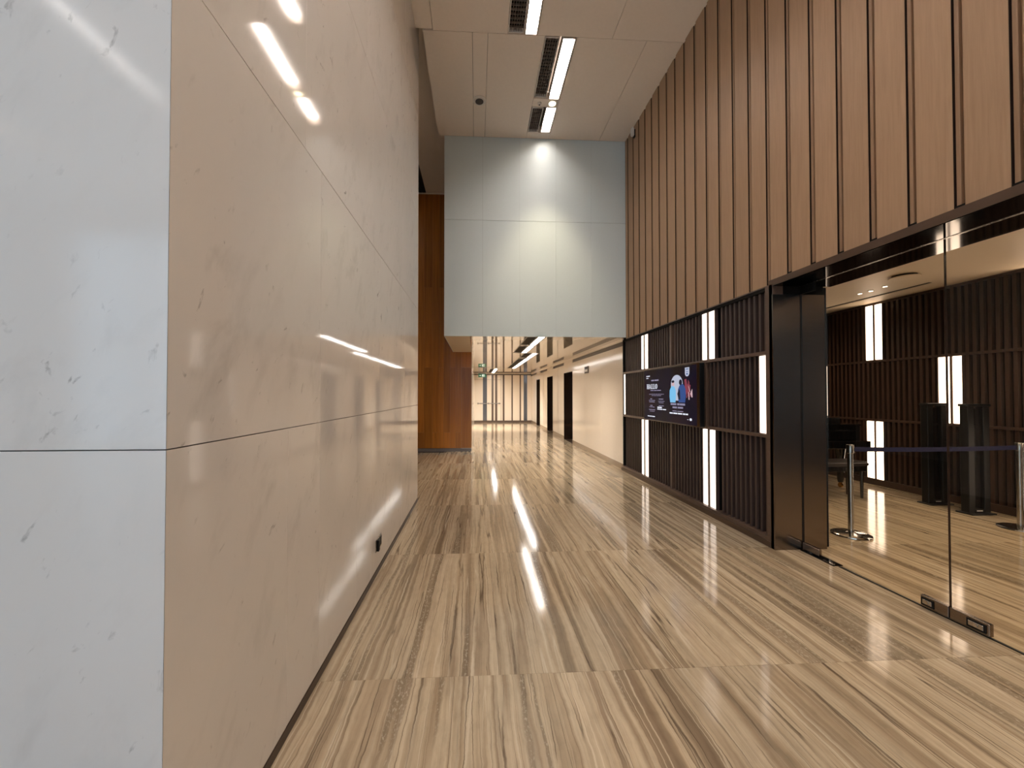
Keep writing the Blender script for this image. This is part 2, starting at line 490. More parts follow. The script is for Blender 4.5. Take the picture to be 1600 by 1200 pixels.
# ------------------------------------------------------------------ recess on the left: orange wood wall, side ceiling
wr = struct('wall_wood', bx(-4.2, -.155, YW + .02, YW + .3, 0, ZH + .2), M_upper_back)
vx = [-3.2, -2.7, -2.25, -1.9, -1.56, -1.38, -1.16, -.98, -.86, -.70, -.55, -.40, -.135]
for k, (a, b) in enumerate(zip(vx, vx[1:])):
    zs = [.09, 2.2, 4.3, ZH - .03] if k % 2 else [.09, .50, 3.4, ZH - .03]
    for z0, z1 in zip(zs, zs[1:]):
        obj('veneer_panel', bx(a + .0006, b - .0006, YW, YW + .02, z0 + .0006, z1 - .0006), M_orange, wr)
struct('baseboard_wood', bx(-3.2, -.137, YW - .004, YW + .02, 0, .085), plain('grey_skirting', srgb(112, 106, 104), .3))
struct('ceiling_side', bx(-4.2, -.50, YL - .3, YW + .3, ZH, ZH + .1), M_ceil)
struct('trim_5', bx(-.742, -.735, YS0 - .02, YB, ZC + .002, ZH), M_ceil)
struct('trim_7', bx(-4.2, -.742, YS0 - .03, YS0 - .02, ZC + .12, ZH), M_ceil)
struct('trim_6', bx(-4.2, -.62, YW - .03, YW, ZH - .03, ZH), M_ceil)
struct('wall_recess', bx(-4.3, -4.2, YL - .3, YW + .02, 0, ZH + .1), M_marble)
recess_fill_lamp = (-2.35, -2.15, 6.6, 9.6)  # unseen lamp, added to brighten the recess and its high ceiling
v = thing('air_slot', 'dark air slot in the high side ceiling by the wood wall', 'vent', (-1.5, 9.8, ZH))
obj('slot_frame', bx(-1.75, -1.335, 8.9, YW - .05, ZH - .012, ZH - .001), M_duct, v)
for k in range(3):
    obj('blade', bx(-1.70 + k * .12, -1.69 + k * .12, 8.92, YW - .07, ZH - .03, ZH - .012), M_duct, v)

# ------------------------------------------------------------------ hall ceiling
ceil = struct('ceiling', bx(-12.2, XR + .7, -9.2, YS0 - .02, ZC + .13, ZC + .25), M_ceil_dark)
obj('ceiling_slab', bx(-.742, XR + .7, YS0 - .02, YB, ZC + .13, ZC + .25), M_ceil_dark, ceil)
def cpanel(x0, x1, y0, y1):
    obj('ceiling_panel', bx(x0 + .003, x1 - .003, y0 + .003, y1 - .003, ZC, ZC + .13), M_ceil, ceil)
YS = 5.367
# row nearer the camera
SA = (.42, .83)
cpanel(-.83 - .003, -.60, 4.2, YS - .02); cpanel(-.83 - .003, -.60, Y0, 4.2)
cpanel(-.60, SA[0], Y0, YS)
cpanel(SA[1], 1.88, Y0, YS); cpanel(1.88, XR + .05, Y0, YS)
# row in front of the bulkhead
SB = (.945, 1.385)
cpanel(-.745, -.065, YS, YB); cpanel(-.065, .15, YS, YB); cpanel(.15, SB[0], YS, YB)
cpanel(SB[0], SB[1], 6.53, 6.72); cpanel(SB[0], SB[1], 7.39, YB)
cpanel(SB[1], 2.38, YS, YB); cpanel(2.38, XR + .05, YS, YB)
# behind the camera
cpanel(-12.2, -8.95, -9.2, Y0); cpanel(-8.55, -5.55, -9.2, Y0); cpanel(-5.15, -.60, -9.2, Y0)
cpanel(-.60, SA[0], -9.2, Y0); cpanel(SA[1], XR + .05, -9.2, Y0)

LB_HALL = 'linear lights in the hall ceiling'
def ceiling_lamp(label, x0, x1, y0, y1, z, mat, group, deep=.095):
    """a linear lamp; deep is how far the diffuser sits up inside its channel"""
    t = thing('ceiling_light', label, 'light', ((x0 + x1) / 2, (y0 + y1) / 2, z), group)
    obj('diffuser', bx(x0, x1, y0 + .008, y1 - .008, z + deep, z + deep + .012), mat, t)
    bm = bmesh.new()
    h = z + deep + .02
    add_box(bm, x0 - .012, x0, y0, y1, z - .004, h); add_box(bm, x1, x1 + .012, y0, y1, z - .004, h)
    add_box(bm, x0, x1, y0, y0 + .008, z - .004, h); add_box(bm, x0, x1, y1 - .008, y1, z - .004, h)
    obj('frame', bm, M_channel, t)
    return t
def ceiling_grille(label, x0, x1, y0, y1, z, group, fins=None):
    t = thing('air_grille', label, 'vent', ((x0 + x1) / 2, (y0 + y1) / 2, z), group)
    obj('duct', bx(x0, x1, y0, y1, z + .07, z + .09), M_duct, t)
    bm = bmesh.new()
    add_box(bm, x0 - .01, x0, y0, y1, z - .003, z + .05); add_box(bm, x1, x1 + .01, y0, y1, z - .003, z + .05)
    add_box(bm, x0, x1, y0, y0 + .01, z - .003, z + .05); add_box(bm, x0, x1, y1 - .01, y1, z - .003, z + .05)
    obj('frame', bm, M_white, t)
    bm = bmesh.new()
    n = int((x1 - x0) / .032)
    for k in range(1, n):
        x = x0 + (x1 - x0) * k / n
        add_box(bm, x - .0025, x + .0025, y0 + .01, y1 - .01, z + .012, z + .045)
    m = int((y1 - y0) / .06)
    for k in range(1, m):
        y = y0 + (y1 - y0) * k / m
        add_box(bm, x0, x1, y - .0022, y + .0022, z + .014, z + .045)
    o = obj('grid', bm, fins or M_grille, t); o['kind'] = 'stuff'
    return t
ceiling_lamp('linear ceiling light cut off by the top of the picture', .665, .815, 2.60, 5.36, ZC, M_lamp_hall, LB_HALL)
ceiling_grille('dark ceiling grille cut off by the top of the picture', .435, .635, 2.60, 5.345, ZC, 'grilles in the hall ceiling')
ceiling_lamp('longest linear ceiling light, in front of the pale blue bulkhead', 1.205, 1.365, 5.385, 6.53, ZC, M_lamp_hall, LB_HALL)
ceiling_grille('long dark ceiling grille beside the full length linear light', .96, 1.14, 5.385, 6.50, ZC, 'grilles in the hall ceiling')
ceiling_lamp('short linear ceiling light touching the top of the pale blue bulkhead', 1.205, 1.365, 6.72, 7.37, ZC, M_lamp_hall, LB_HALL, deep=.112)
ceiling_grille('short dark ceiling grille nearest the pale blue bulkhead', .97, 1.14, 6.74, 7.38, ZC, 'grilles in the hall ceiling')
for (xa, xb, ya, yb, nm) in ((.665, .815, -1.2, 2.55, 'linear ceiling light right above the camera'), (.665, .815, -5.2, -1.3, 'linear ceiling light behind the camera'),
                         (-5.42, -5.26, -4.75, -2.3, 'linear ceiling light of the entrance hall, mirrored in the white pier'),
                         (-5.42, -5.26, -8.2, -5.2, 'linear ceiling light of the entrance hall by the glazing'),
                         (-8.82, -8.66, -6.1, -3.0, 'linear ceiling light along the far side of the entrance hall')):
    ceiling_lamp(nm, xa, xb, ya, yb, ZC, M_lamp_back if xa > 0 else M_lamp_ent, 'linear lights in the entrance hall ceiling')
obj('ceiling_panel', bx(-5.55, -5.15, -9.2, Y0, ZC + .118, ZC + .128), M_ceil, ceil)
obj('ceiling_panel', bx(-8.95, -8.55, -9.2, Y0, ZC + .118, ZC + .128), M_ceil, ceil)
obj('ceiling_panel', bx(SA[0], SA[1], -9.2, 2.59, ZC + .118, ZC + .128), M_ceil, ceil)

x0, x1, y0, y1 = recess_fill_lamp
t = ceiling_lamp('added linear light in the high side ceiling, hidden by the marble wall', x0, x1, y0, y1, ZH - .02, M_fill_recess, 'added side recess light', deep=.004)
# bright downlight between the two lamps and the round ceiling speaker
t = thing('downlight', 'small warm downlight between two linear ceiling lights', 'light', (1.28, 6.625, ZC))
bm = bmesh.new(); add_lathe(bm, (1.28, 6.625, ZC - .006), [(.075, 0), (.078, .003), (.078, .008)], 28)
obj('trim_ring', bm, M_white, t, smooth=True)
obj('lens', cyl((1.28, 6.625, ZC - .010), (1.28, 6.625, ZC - .005), .055, seg=24), M_spotface, t)
spot('downlight_beam', (1.28, 6.625, ZC - .03), 340, 60, (1.0, .84, .56), 1.0, .04, aim=(1.30, 7.18, 3.2))
t = thing('ceiling_speaker', 'round dark ceiling speaker with white rim between two ceiling seams', 'speaker', (.04, 6.62, ZC))
bm = bmesh.new(); add_lathe(bm, (.04, 6.62, ZC - .022), [(.062, 0), (.098, .003), (.112, .012), (.112, .022)], 32)
obj('rim', bm, M_white, t, smooth=True)
obj('mesh_face', cyl((.04, 6.62, ZC - .027), (.04, 6.62, ZC - .021), .068, seg=28), plain('speaker_mesh', srgb(70, 58, 52), .6, noise=.3, nscale=200), t)
t = thing('sensor', 'small bump sensor on the ceiling beside the warm downlight', 'sensor', (1.06, 6.63, ZC))
bm = bmesh.new(); add_lathe(bm, (1.06, 6.63, ZC - .03), [(.018, 0), (.032, .010), (.036, .024), (.036, .03)], 24)
obj('dome', bm, M_white, t, smooth=True)
obj('lens', cyl((1.06, 6.63, ZC - .034), (1.06, 6.63, ZC - .029), .012, seg=16), M_black, t)

# ------------------------------------------------------------------ bulkhead of pale blue glass panels
bk = struct('wall_bulkhead', bx(-.612, XR + .05, YB + .010, YW + .3, ZB + .02, ZC + .2), M_bulk_joint)
bxs = [-.615, .108, .822, 1.526, 2.221, 2.9]
for a, b in zip(bxs, bxs[1:]):
    for z0, z1 in ((ZB, 4.837), (4.837, ZC)):
        obj('glass_panel', bx(a + .0012, b - .0012, YB, YB + .010, z0 + (.0035 if z0 > 3 else 0), z1 - (.0035 if z1 < 6 else .0)), M_glassblue, bk)
obj('side_panel', bx(-.622, -.612, YB + .011, YW, ZB, ZC + .34), M_glassblue, bk)
obj('upper_panel', bx(-.612, -.59, YB + .05, YW, ZC + .2, ZH), M_glassblue, bk)

# ------------------------------------------------------------------ lift lobby ceiling
cl = struct('ceiling_lift_lobby', bx(-.60, XR + .32, YB + .012, YE + .2, ZB + .06, ZB + .12), M_duct)
def lpanel(x0, x1, y0, y1, m=M_cream_gloss):
    obj('ceiling_panel', bx(x0 + .002, x1 - .002, y0 + .002, y1 - .002, ZB, ZB + .055), m, cl)
YJ = 10.64
lpanel(-.613, -.135, YB + .01, YW, M_cream_matte)
lpanel(-.135, .965, YB + .01, YJ); lpanel(1.345, XR + .02, YB + .01, YJ)
lpanel(.965, 1.345, 8.92, 9.06); lpanel(.965, 1.345, 10.57, YJ)
lpanel(-.135, 1.28, YJ, 17.0); lpanel(1.675, XR + .02, YJ, 17.0); lpanel(1.28, 1.675, 12.05, 12.25); lpanel(1.28, 1.675, 16.96, 17.0)
lpanel(-.135, .58, 17.0, YE); lpanel(.93, XR + .02, 17.0, YE); lpanel(.58, .93, 20.6, YE); lpanel(.58, .93, 17.0, 17.3)
GL = 'linear lights in the lift lobby ceiling'
GG = 'grilles in the lift lobby ceiling'
def lift_lamp(label, glabel, xg0, xg1, x0, x1, y0, y1):
    ceiling_lamp(label, x0, x1, y0, y1, ZB, M_lamp_lift, GL, deep=.004)
    ceiling_grille(glabel, xg0, xg1, y0, y1, ZB, GG, fins=M_duct_fin)
lift_lamp('nearest linear light of the lift lobby ceiling, under the bulkhead edge', 'nearest dark grille of the lift lobby ceiling, under the bulkhead edge', .98, 1.165, 1.195, 1.315, YB + .03, 8.91)
lift_lamp('second linear light from the bulkhead in the lift lobby ceiling', 'second dark grille from the bulkhead in the lift lobby ceiling', .98, 1.165, 1.195, 1.315, 9.07, 10.56)
lift_lamp('third linear light from the bulkhead, just past the lobby ceiling joint', 'third dark grille from the bulkhead, just past the lobby ceiling joint', 1.295, 1.49, 1.515, 1.635, 10.66, 12.04)
lift_lamp('long fourth linear light from the bulkhead in the lift lobby ceiling', 'long fourth grille from the bulkhead in the lift lobby ceiling', 1.295, 1.49, 1.515, 1.635, 12.26, 16.95)
lift_lamp('farthest linear light of the lift lobby, beside the green exit sign', 'farthest grille of the lift lobby, beside the green exit sign', .595, .755, .775, .895, 17.31, 20.58)

for (x, y, nm) in ((1.255, 8.99, 'small added downlight between the first two linear lights of the lift lobby'), (1.58, 12.15, 'small added downlight past the lift lobby ceiling joint'), (.84, 17.15, 'small added downlight before the farthest linear light of the lift lobby')):  # downlights added to brighten the lobby floor and end wall
    t = thing('downlight', nm, 'light', (x, y, ZB))
    bm = bmesh.new(); add_lathe(bm, (x, y, ZB - .005), [(.05, 0), (.053, .002), (.053, .0048)], 24)
    obj('trim_ring', bm, M_white, t, smooth=True)
    obj('lens', cyl((x, y, ZB - .008), (x, y, ZB - .004), .04, seg=20), M_spot_small, t)
    spot('lobby_fill_beam', (x, y, ZB - .03), 820 if y > 15 else 225, 135 if y > 15 else 120, (1.0, .93, .83), .9, .04, aim=(x, y + (1.0 if y > 15 else 0), 0))

# ------------------------------------------------------------------ lift lobby right wall with lift openings
piers = [(7.75, 11.89), (13.09, 15.03), (16.23, 18.12), (19.14, YE)]
wp = struct('wall_right_lobby', bx(XR + .05, XR + .36, 7.76, YE + .2, ZB - .05, ZB), M_slat_back)
for i, (a, b) in enumerate(piers):
    obj('pier_core', bx(XR + .02, XR + .36, a + .012, b - .012, 0, ZB - .05), M_skirt, wp)
    cuts = [a, b] if i == 0 else [a, (a + b) / 2 - .03, (a + b) / 2 + .03, b]
    if i == 0: cuts = [a, 9.1, 10.5, b]
    for k, (p, q) in enumerate(zip(cuts, cuts[1:])):
        if i > 0 and k == 1:
            obj('dark_strip', bx(XR + .004, XR + .02, p, q, .114, 2.46), M_strip_brown, wp)
        else:
            obj('wall_panel', bx(XR, XR + .02, p + .001, q - .001, .114, 2.46), M_cream, wp)
    obj('shadow_gap', bx(XR + .03, XR + .05, a, b, 2.46, ZB - .05), M_skirt, wp)
    obj('cornice', bx(XR, XR + .02, a, b, 2.55, ZB), M_cream, wp)
    obj('skirting', bx(XR - .004, XR + .02, a, b, 0, .114), M_skirt_stone, wp)
lifts = [(11.89, 13.09, 'nearest'), (15.03, 16.23, 'middle'), (18.12, 19.14, 'farthest')]
for i, (a, b, nm) in enumerate(lifts):
    obj('lintel', bx(XR, XR + .36, a + .001, b - .001, 2.2, ZB), M_cream, wp)
    d = struct('door_%d' % (i + 3), bx(XR + .30, XR + .36, a, b, 0, 2.2), M_black, label='%s dark bronze lift doorway in the cream wall' % nm)
    mid = (a + b) / 2
    obj('leaf', bx(XR + .275, XR + .30, a + .01, mid - .002, .01, 2.19), M_dark_bronze, d)
    obj('leaf', bx(XR + .275, XR + .30, mid + .002, b - .01, .01, 2.19), M_dark_bronze, d)
    obj('jamb', bx(XR - .004, XR + .275, b - .012, b, 0, 2.2), M_dark_bronze, d)
    obj('jamb', bx(XR - .004, XR + .275, a, a + .012, 0, 2.2), M_dark_bronze, d)
    obj('head', bx(XR - .004, XR + .275, a + .012, b - .012, 2.188, 2.2), M_dark_bronze, d)
    obj('sill', bx(XR - .004, XR + .275, a + .012, b - .012, 0, .004), M_liftframe, d)
t = thing('lift_indicator', 'small dark lift indicator plate high on the cream lobby wall', 'sign', (XR, 10.32, 2.04))
obj('plate', bx(XR - .022, XR, 10.15, 10.49, 2.05, 2.235, bevel=.003), M_strip_brown, t)
obj('display', bx(XR - .025, XR - .022, 10.18, 10.46, 2.165, 2.222), M_black, t)
obj('label_strip', bx(XR - .025, XR - .022, 10.18, 10.46, 2.06, 2.085), M_black, t)
bm = bmesh.new()
add_box(bm, XR - .027, XR - .022, 10.22, 10.30, 2.095, 2.15); add_box(bm, XR - .027, XR - .022, 10.34, 10.42, 2.095, 2.15)
obj('arrow_plate', bm, M_white, t)
struct('wall_left_lobby', bx(-.40, -.135, YW + .001, YE, 0, ZB), M_cream)

# ------------------------------------------------------------------ end wall of the lift lobby
wb = struct('wall_back', bx(-.40, XR + .36, YE + .02, YE + .2, 0, ZB + .05), M_skirt)
edges = [-.135, .324, .54, .782, .89, .971, 1.09, 1.285, 1.30, 1.377, 1.474, 1.848, 1.919, 2.283, 2.353, 2.50, 2.691, 2.90]
kinds = ['c', 'g', 'c', 'b', 'c', 'b', 'c', 'b', 'c', 'b', 'c', 'b', 'c', 'b', 'c', 'g', 'c']
dd = struct('door_2', bx(-.13, 1.285, YE + .014, YE + .02, .09, 2.28), M_skirt, label='flush cream and metal striped fire door in the end wall')
for (a, b, k) in zip(edges, edges[1:], kinds):
    mt = {'c': M_cream, 'g': M_bluegrey, 'b': M_strip_brown}[k]
    nm = 'cream_panel' if k == 'c' else 'metal_strip'
    rec = 0 if k == 'c' else .004
    if b <= 1.29:
        obj(nm, bx(a + .001, b - .001, YE + rec, YE + .014, .10, 2.275), mt, dd)
        obj(nm, bx(a + .001, b - .001, YE + rec, YE + .019, 2.285, 2.52), mt, wb)
    else:
        obj(nm, bx(a + .001, b - .001, YE + rec, YE + .019, .10, 2.52), mt, wb)
obj('top_strip', bx(-.135, XR, YE - .01, YE + .019, 2.52, 2.575), M_strip_brown, wb)
obj('cornice', bx(-.135, XR, YE, YE + .019, 2.575, ZB), M_cream, wb)
obj('skirting', bx(-.135, XR, YE - .008, YE + .013, 0, .09), M_strip_brown, wb)
pb = obj('push_bar', bx(.02, 1.25, YE - .07, YE - .04, .99, 1.03, bevel=.006), M_steel, dd)
for x in (.06, .62, 1.20):
    obj('bracket', bx(x - .03, x + .03, YE - .04, YE + .004, .97, 1.05, bevel=.004), M_steel, pb)
# exit sign hanging from the lobby ceiling
t = thing('exit_sign', 'green exit sign with white symbol hanging in the lift lobby', 'sign', (.25, 18.5, 2.29))
obj('panel', bx(.07, .43, 18.49, 18.51, 2.29, 2.455, bevel=.003), M_green, t)
obj('top_rail', bx(.06, .44, 18.48, 18.52, 2.455, 2.475), M_steel, t)
obj('hanger', bx(.10, .115, 18.495, 18.505, 2.475, ZB), M_steel, t)
obj('hanger', bx(.385, .40, 18.495, 18.505, 2.475, ZB), M_steel, t)
bm = bmesh.new()
def sgn(x0, x1, z0, z1): add_box(bm, x0, x1, 18.485, 18.49, z0, z1)
for z in (2.325, 2.365, 2.405): sgn(.24, .36, z, z + .016)
sgn(.24, .262, 2.325, 2.421); sgn(.11, .17, 2.365, 2.381)
add_prism(bm, [(.17, 2.345), (.17, 2.401), (.20, 2.373)], lambda p: (p[0], 18.485, p[1]), lambda p: (p[0], 18.49, p[1]))
obj('symbol', bm, emit('sign_white', (.75, .95, .82), .6), t)

# ------------------------------------------------------------------ right wall: upper ribbed timber cladding
wrt = struct('wall_right', bx(XR + .065, XR + .7, -9.2, YB, 2.60, ZC + .15), M_upper_back)
P = .2605
zt, zb = ZC + .02, 2.585
for k in range(-42, 22):
    y = 1.991 + P * k                     # centre of a dark groove; each board starts just beyond it
    bot = 2.618 if y < 3.55 else zb
    n0, n1 = y, min(y + P - .056, YB - .001)
    if n1 - n0 > .05:
        bm = bmesh.new()
        add_prism(bm, [(XR + .062, n0), (XR + .004, n0), (XR, n0 + .030), (XR, n1 - .004), (XR + .004, n1), (XR + .062, n1)],
                  lambda p: (p[0], p[1], bot), lambda p: (p[0], p[1], zt))
        obj('timber_board', bm, M_upper, wrt)
        obj('board_edge', bx(XR + .004, XR + .062, n0 - .003, n0 - .0003, bot, zt), M_upper_back, wrt)
    if y < YB:
        bm = bmesh.new()
        add_prism(bm, [(XR + .06, y - .0555), (XR + .030, y - .0555), (XR + .030, y - .033), (XR + .014, y - .031), (XR + .012, y - .028), (XR + .012, y - .009), (XR + .020, y - .0045), (XR + .06, y - .0045)],
                  lambda p: (p[0], p[1], bot), lambda p: (p[0], p[1], zt))
        obj('timber_rib', bm, M_upper_rib, wrt)
obj('lip', bx(XR - .001, XR + .065, 3.70, YB, zb - .012, zb), M_rail, wrt)
# small security camera at the top of the cladding
t = thing('security_camera', 'tiny white sensor at the top of the ribbed timber wall', 'sensor', (XR, 7.08, 6.28))
obj('bracket', bx(XR - .02, XR + .01, 7.06, 7.11, 6.22, 6.36), M_black, t)
obj('body', bx(XR - .075, XR - .02, 7.05, 7.12, 6.24, 6.40, bevel=.015, seg=2), M_white, t, smooth=True)

# ------------------------------------------------------------------ right wall: slatted lower panel with rails
YP0, YP1 = 3.745, 7.72
ws = struct('wall_right_slats', bx(XR + .08, XR + .20, YP0, YP1, 0, 2.585), M_slat_back)
RZ = [(.0, .10), (1.062, 1.098), (1.898, 1.934), (2.535, 2.573)]
obj('plinth', bx(XR - .035, XR + .08, YP0, YP1 + .03, .0, .055), M_brown_trim, ws)
obj('ledge', bx(XR - .020, XR + .08, YP0, YP1, .055, .095), M_rail, ws)
obj('rail', bx(XR - .004, XR + .08, YP0, YP1, RZ[1][0], RZ[1][1], bevel=.002), M_rail, ws)
obj('rail', bx(XR - .004, XR + .08, YP0, YP1, RZ[2][0], RZ[2][1], bevel=.002), M_rail, ws)
obj('rail', bx(XR + .002, XR + .08, YP0, YP1, RZ[3][0], RZ[3][1], bevel=.002), M_slat_back, ws)
obj('end_post', bx(XR - .03, XR + .08, 3.70, 3.80, .0, 2.573, bevel=.003), M_rail, ws)
obj('end_post', bx(XR - .002, XR + .08, YP1 - .025, YP1 + .02, .0, 2.573), M_slat_back, ws)
lamp_gaps = {0: [(6.545, 6.90), (4.655, 5.005)], 1: [(3.80, 3.95), (7.60, 7.72)], 2: [(6.545, 6.90), (4.655, 5.005)]}
post_y = {0: 5.795, 1: 4.905, 2: 5.795}
bays = [(.095, 1.062), (1.098, 1.898), (1.934, 2.535)]
slat_mesh = {}
for ri, (z0, z1) in enumerate(bays):
    obj('mullion', bx(XR + .002, XR + .08, post_y[ri] - .018, post_y[ri] + .018, z0, z1), M_rail, ws)
    k = 0
    y = 3.85
    while y < YP1 - .05:
        y = 3.862 + .08 * k; k += 1
        if any(a - .022 < y < b + .022 for a, b in lamp_gaps[ri]) or abs(y - post_y[ri]) < .04 or y > YP1 - .05: continue
        if ri == 1 and 5.02 < y < 6.50: continue          # behind the screen
        if ri in slat_mesh:
            o = bpy.data.objects.new('slat', slat_mesh[ri]); COL.objects.link(o); o.parent = ws; o.location = (0, y, 0)
        else:
            o = obj('slat', bx(XR + .018, XR + .078, -.0155, .0155, z0, z1, bevel=.003), M_slat, ws)
            o.location = (0, y, 0); slat_mesh[ri] = o.data
    if ri == 1:
        obj('screen_backing', bx(XR + .03, XR + .078, 5.03, 6.49, z0, z1), M_slat_back, ws)

GW = 'upright lights in the dark slatted wall'
def tube_light(label, x, spans, z0, z1, gap=None, group=GW, d=1):
    """tubes glow toward -X; spans are (y0, y1) of each lit tube"""
    ys = [a for s in spans for a in s]
    y0, y1 = min(ys), max(ys)
    t = thing('wall_light', label, 'light', (x, (y0 + y1) / 2, z0), group)
    obj('housing', bx(x + .035, x + .072, y0 - .022, y1 + .022, z0 + .001, z1 - .001), M_slat_back, t)
    for a, b in spans:
        obj('tube', bx(x, x + .035, a, b, z0 + .006, z1 - .006, bevel=.004), M_tube if x < 4 else M_tube_inner, t)
    if len(spans) == 2:
        m0, m1 = sorted((spans[0][1], spans[1][0])) if spans[0][1] < spans[1][0] else (spans[1][1], spans[0][0])
        obj('divider', bx(x - .002, x + .035, m0 + .004, m1 - .004, z0 + .001, z1 - .001), M_rail, t)
    obj('end_cap', bx(x - .003, x + .035, y0 - .014, y0 - .003, z0 + .001, z1 - .001), M_slat, t)
    obj('end_cap', bx(x - .003, x + .035, y1 + .003, y1 + .014, z0 + .001, z1 - .001), M_slat, t)
    return t
far = [(6.585, 6.715), (6.765, 6.86)]
near = [(4.695, 4.815), (4.86, 4.965)]
tube_light('pair of upright lights at the top of the slatted wall, above the screen corner', XR + .004, far, *bays[2])
tube_light('pair of upright lights at the top of the slatted wall, by the doorway', XR + .004, near, *bays[2])
tube_light('pair of upright lights at floor level below the left end of the screen', XR + .004, far, *bays[0])
tube_light('pair of upright lights at floor level below the right end of the screen', XR + .004, near, *bays[0])
tube_light('single upright light in the middle tier next to the steel jamb', XR + .004, [(3.82, 3.935)], *bays[1])
tube_light('single upright light in the middle tier next to the cream lobby wall', XR + .004, [(7.615, 7.70)], *bays[1])

# ------------------------------------------------------------------ advertising screen
XS = 2.83
t = thing('display_screen', 'black wall-mounted screen showing a dark poster with white lettering', 'screen', (XS, 5.76, 1.08))
obj('cabinet', bx(XS + .004, XS + .060, 4.90, 6.575, 1.082, 1.902, bevel=.004), M_black, t)
obj('bracket', bx(XS + .060, XR + .03, 5.3, 6.2, 1.2, 1.8), M_black, t)
bm = bmesh.new()
add_box(bm, XS - .002, XS + .004, 4.90, 4.965, 1.082, 1.902); add_box(bm, XS - .002, XS + .004, 6.563, 6.575, 1.082, 1.902)
add_box(bm, XS - .002, XS + .004, 4.965, 6.563, 1.082, 1.092); add_box(bm, XS - .002, XS + .004, 4.965, 6.563, 1.888, 1.902)
obj('bezel', bm, M_black_sheen, t)
def screen_mat():
    m, nt, b = new_mat('screen_picture')
    tc = N(nt, 'ShaderNodeTexCoord')
    n = noise(nt, scaled(nt, tc.outputs['Object'], (1.5, 1.5, 1.5)), 1.0, 2, .5)
    c = ramp(nt, n, [(.35, srgb(12, 7, 10)), (.5, srgb(14, 12, 32)), (.65, srgb(26, 9, 24))])
    b.inputs['Base Color'].default_value = (.005, .005, .006, 1); b.inputs['Roughness'].default_value = .15; b.inputs['Specular IOR Level'].default_value = .06
    nt.links.new(c, b.inputs['Emission Color']); b.inputs['Emission Strength'].default_value = .9
    return m
scr = obj('screen', bx(XS, XS + .004, 4.965, 6.563, 1.092, 1.888), screen_mat(), t)
def SU(u, v): return (6.565 - u * 1.6, 1.09 + v * .8)
def flat(name, polys, mat, dx=.0012):
    bm = bmesh.new()
    for p in polys:
        q = [SU(*a) for a in p]
        add_prism(bm, q, lambda c: (XS - dx, c[0], c[1]), lambda c: (XS + .0005, c[0], c[1]))
    o = obj(name, bm, mat, scr)
    if 'lettering' in name and name != 'title_lettering': o['kind'] = 'stuff'
    return o
def rect(u0, v0, u1, v1): return [(u0, v0), (u1, v0), (u1, v1), (u0, v1)]
def disc(u, v, ru, rv, n=20, a0=0, a1=360): return [(u + ru * math.cos(math.radians(a0 + (a1 - a0) * i / n)), v + rv * math.sin(math.radians(a0 + (a1 - a0) * i / n))) for i in range(n if a1 - a0 == 360 else n + 1)]
E_white = emit('screen_white', (.85, .88, 1.0), .95)
E_dim = emit('screen_dim', (.45, .42, .62), .55)
E_pale = emit('screen_pale', (.62, .66, .82), .75)
E_cyan = emit('screen_light_blue', (.22, .60, .95), .85)
E_blue = emit('screen_dark_blue', (.035, .09, .30), .8)
E_navy = emit('screen_navy', (.012, .012, .03), .8)
E_red = emit('screen_red', (.30, .06, .09), .8)
E_pink = emit('screen_pink', (.75, .50, .55), .8)
# HALLO in tall serif capitals
L = []
b0, b1 = .619, .716
def stem(u, w=.010): L.append(rect(u, b0, u + w, b1)); L.append(rect(u - .005, b0, u + w + .005, b0 + .006)); L.append(rect(u - .005, b1 - .006, u + w + .005, b1))
stem(.064, .012); stem(.094, .012); L.append(rect(.076, .662, .094, .669))
L.append([(.113, b0), (.120, b0), (.136, b1), (.131, b1)]); L.append([(.131, b1), (.138, b1), (.160, b0), (.146, b0)]); L.append(rect(.121, .648, .146, .654)); L.append(rect(.109, b0, .124, b0 + .006)); L.append(rect(.143, b0, .164, b0 + .006))
stem(.174, .012); L.append([(.186, b0), (.205, b0), (.205, b0 + .022), (.200, b0 + .007), (.186, b0 + .007)])
stem(.216, .012); L.append([(.228, b0), (.247, b0), (.247, b0 + .022), (.242, b0 + .007), (.228, b0 + .007)])
oo, oi2 = disc(.275, .6675, .023, .049, 24), disc(.275, .6675, .010, .043, 24)
for i in range(24):
    j = (i + 1) % 24
    L.append([oo[i], oo[j], oi2[j], oi2[i]])
flat('title_lettering', L, E_white)
def words(v, u0, u1, h, n, seed):
    r = random.Random(seed); out = []; u = u0
    tot = u1 - u0; ws_ = [r.uniform(.6, 1.6) for _ in range(n)]; s = sum(ws_)
    for w in ws_:
        out.append(rect(u, v, u + tot * w / s * .86, v + h)); u += tot * w / s
    return out
flat('small_lettering', words(.872, .05, .14, .018, 2, 1) + words(.832, .05, .105, .014, 1, 2) + words(.058, .078, .252, .018, 3, 11) + words(.16, .545, .868, .024, 5, 12) + words(.243, .30, .40, .026, 2, 13) + words(.213, .30, .486, .018, 3, 14), E_white)
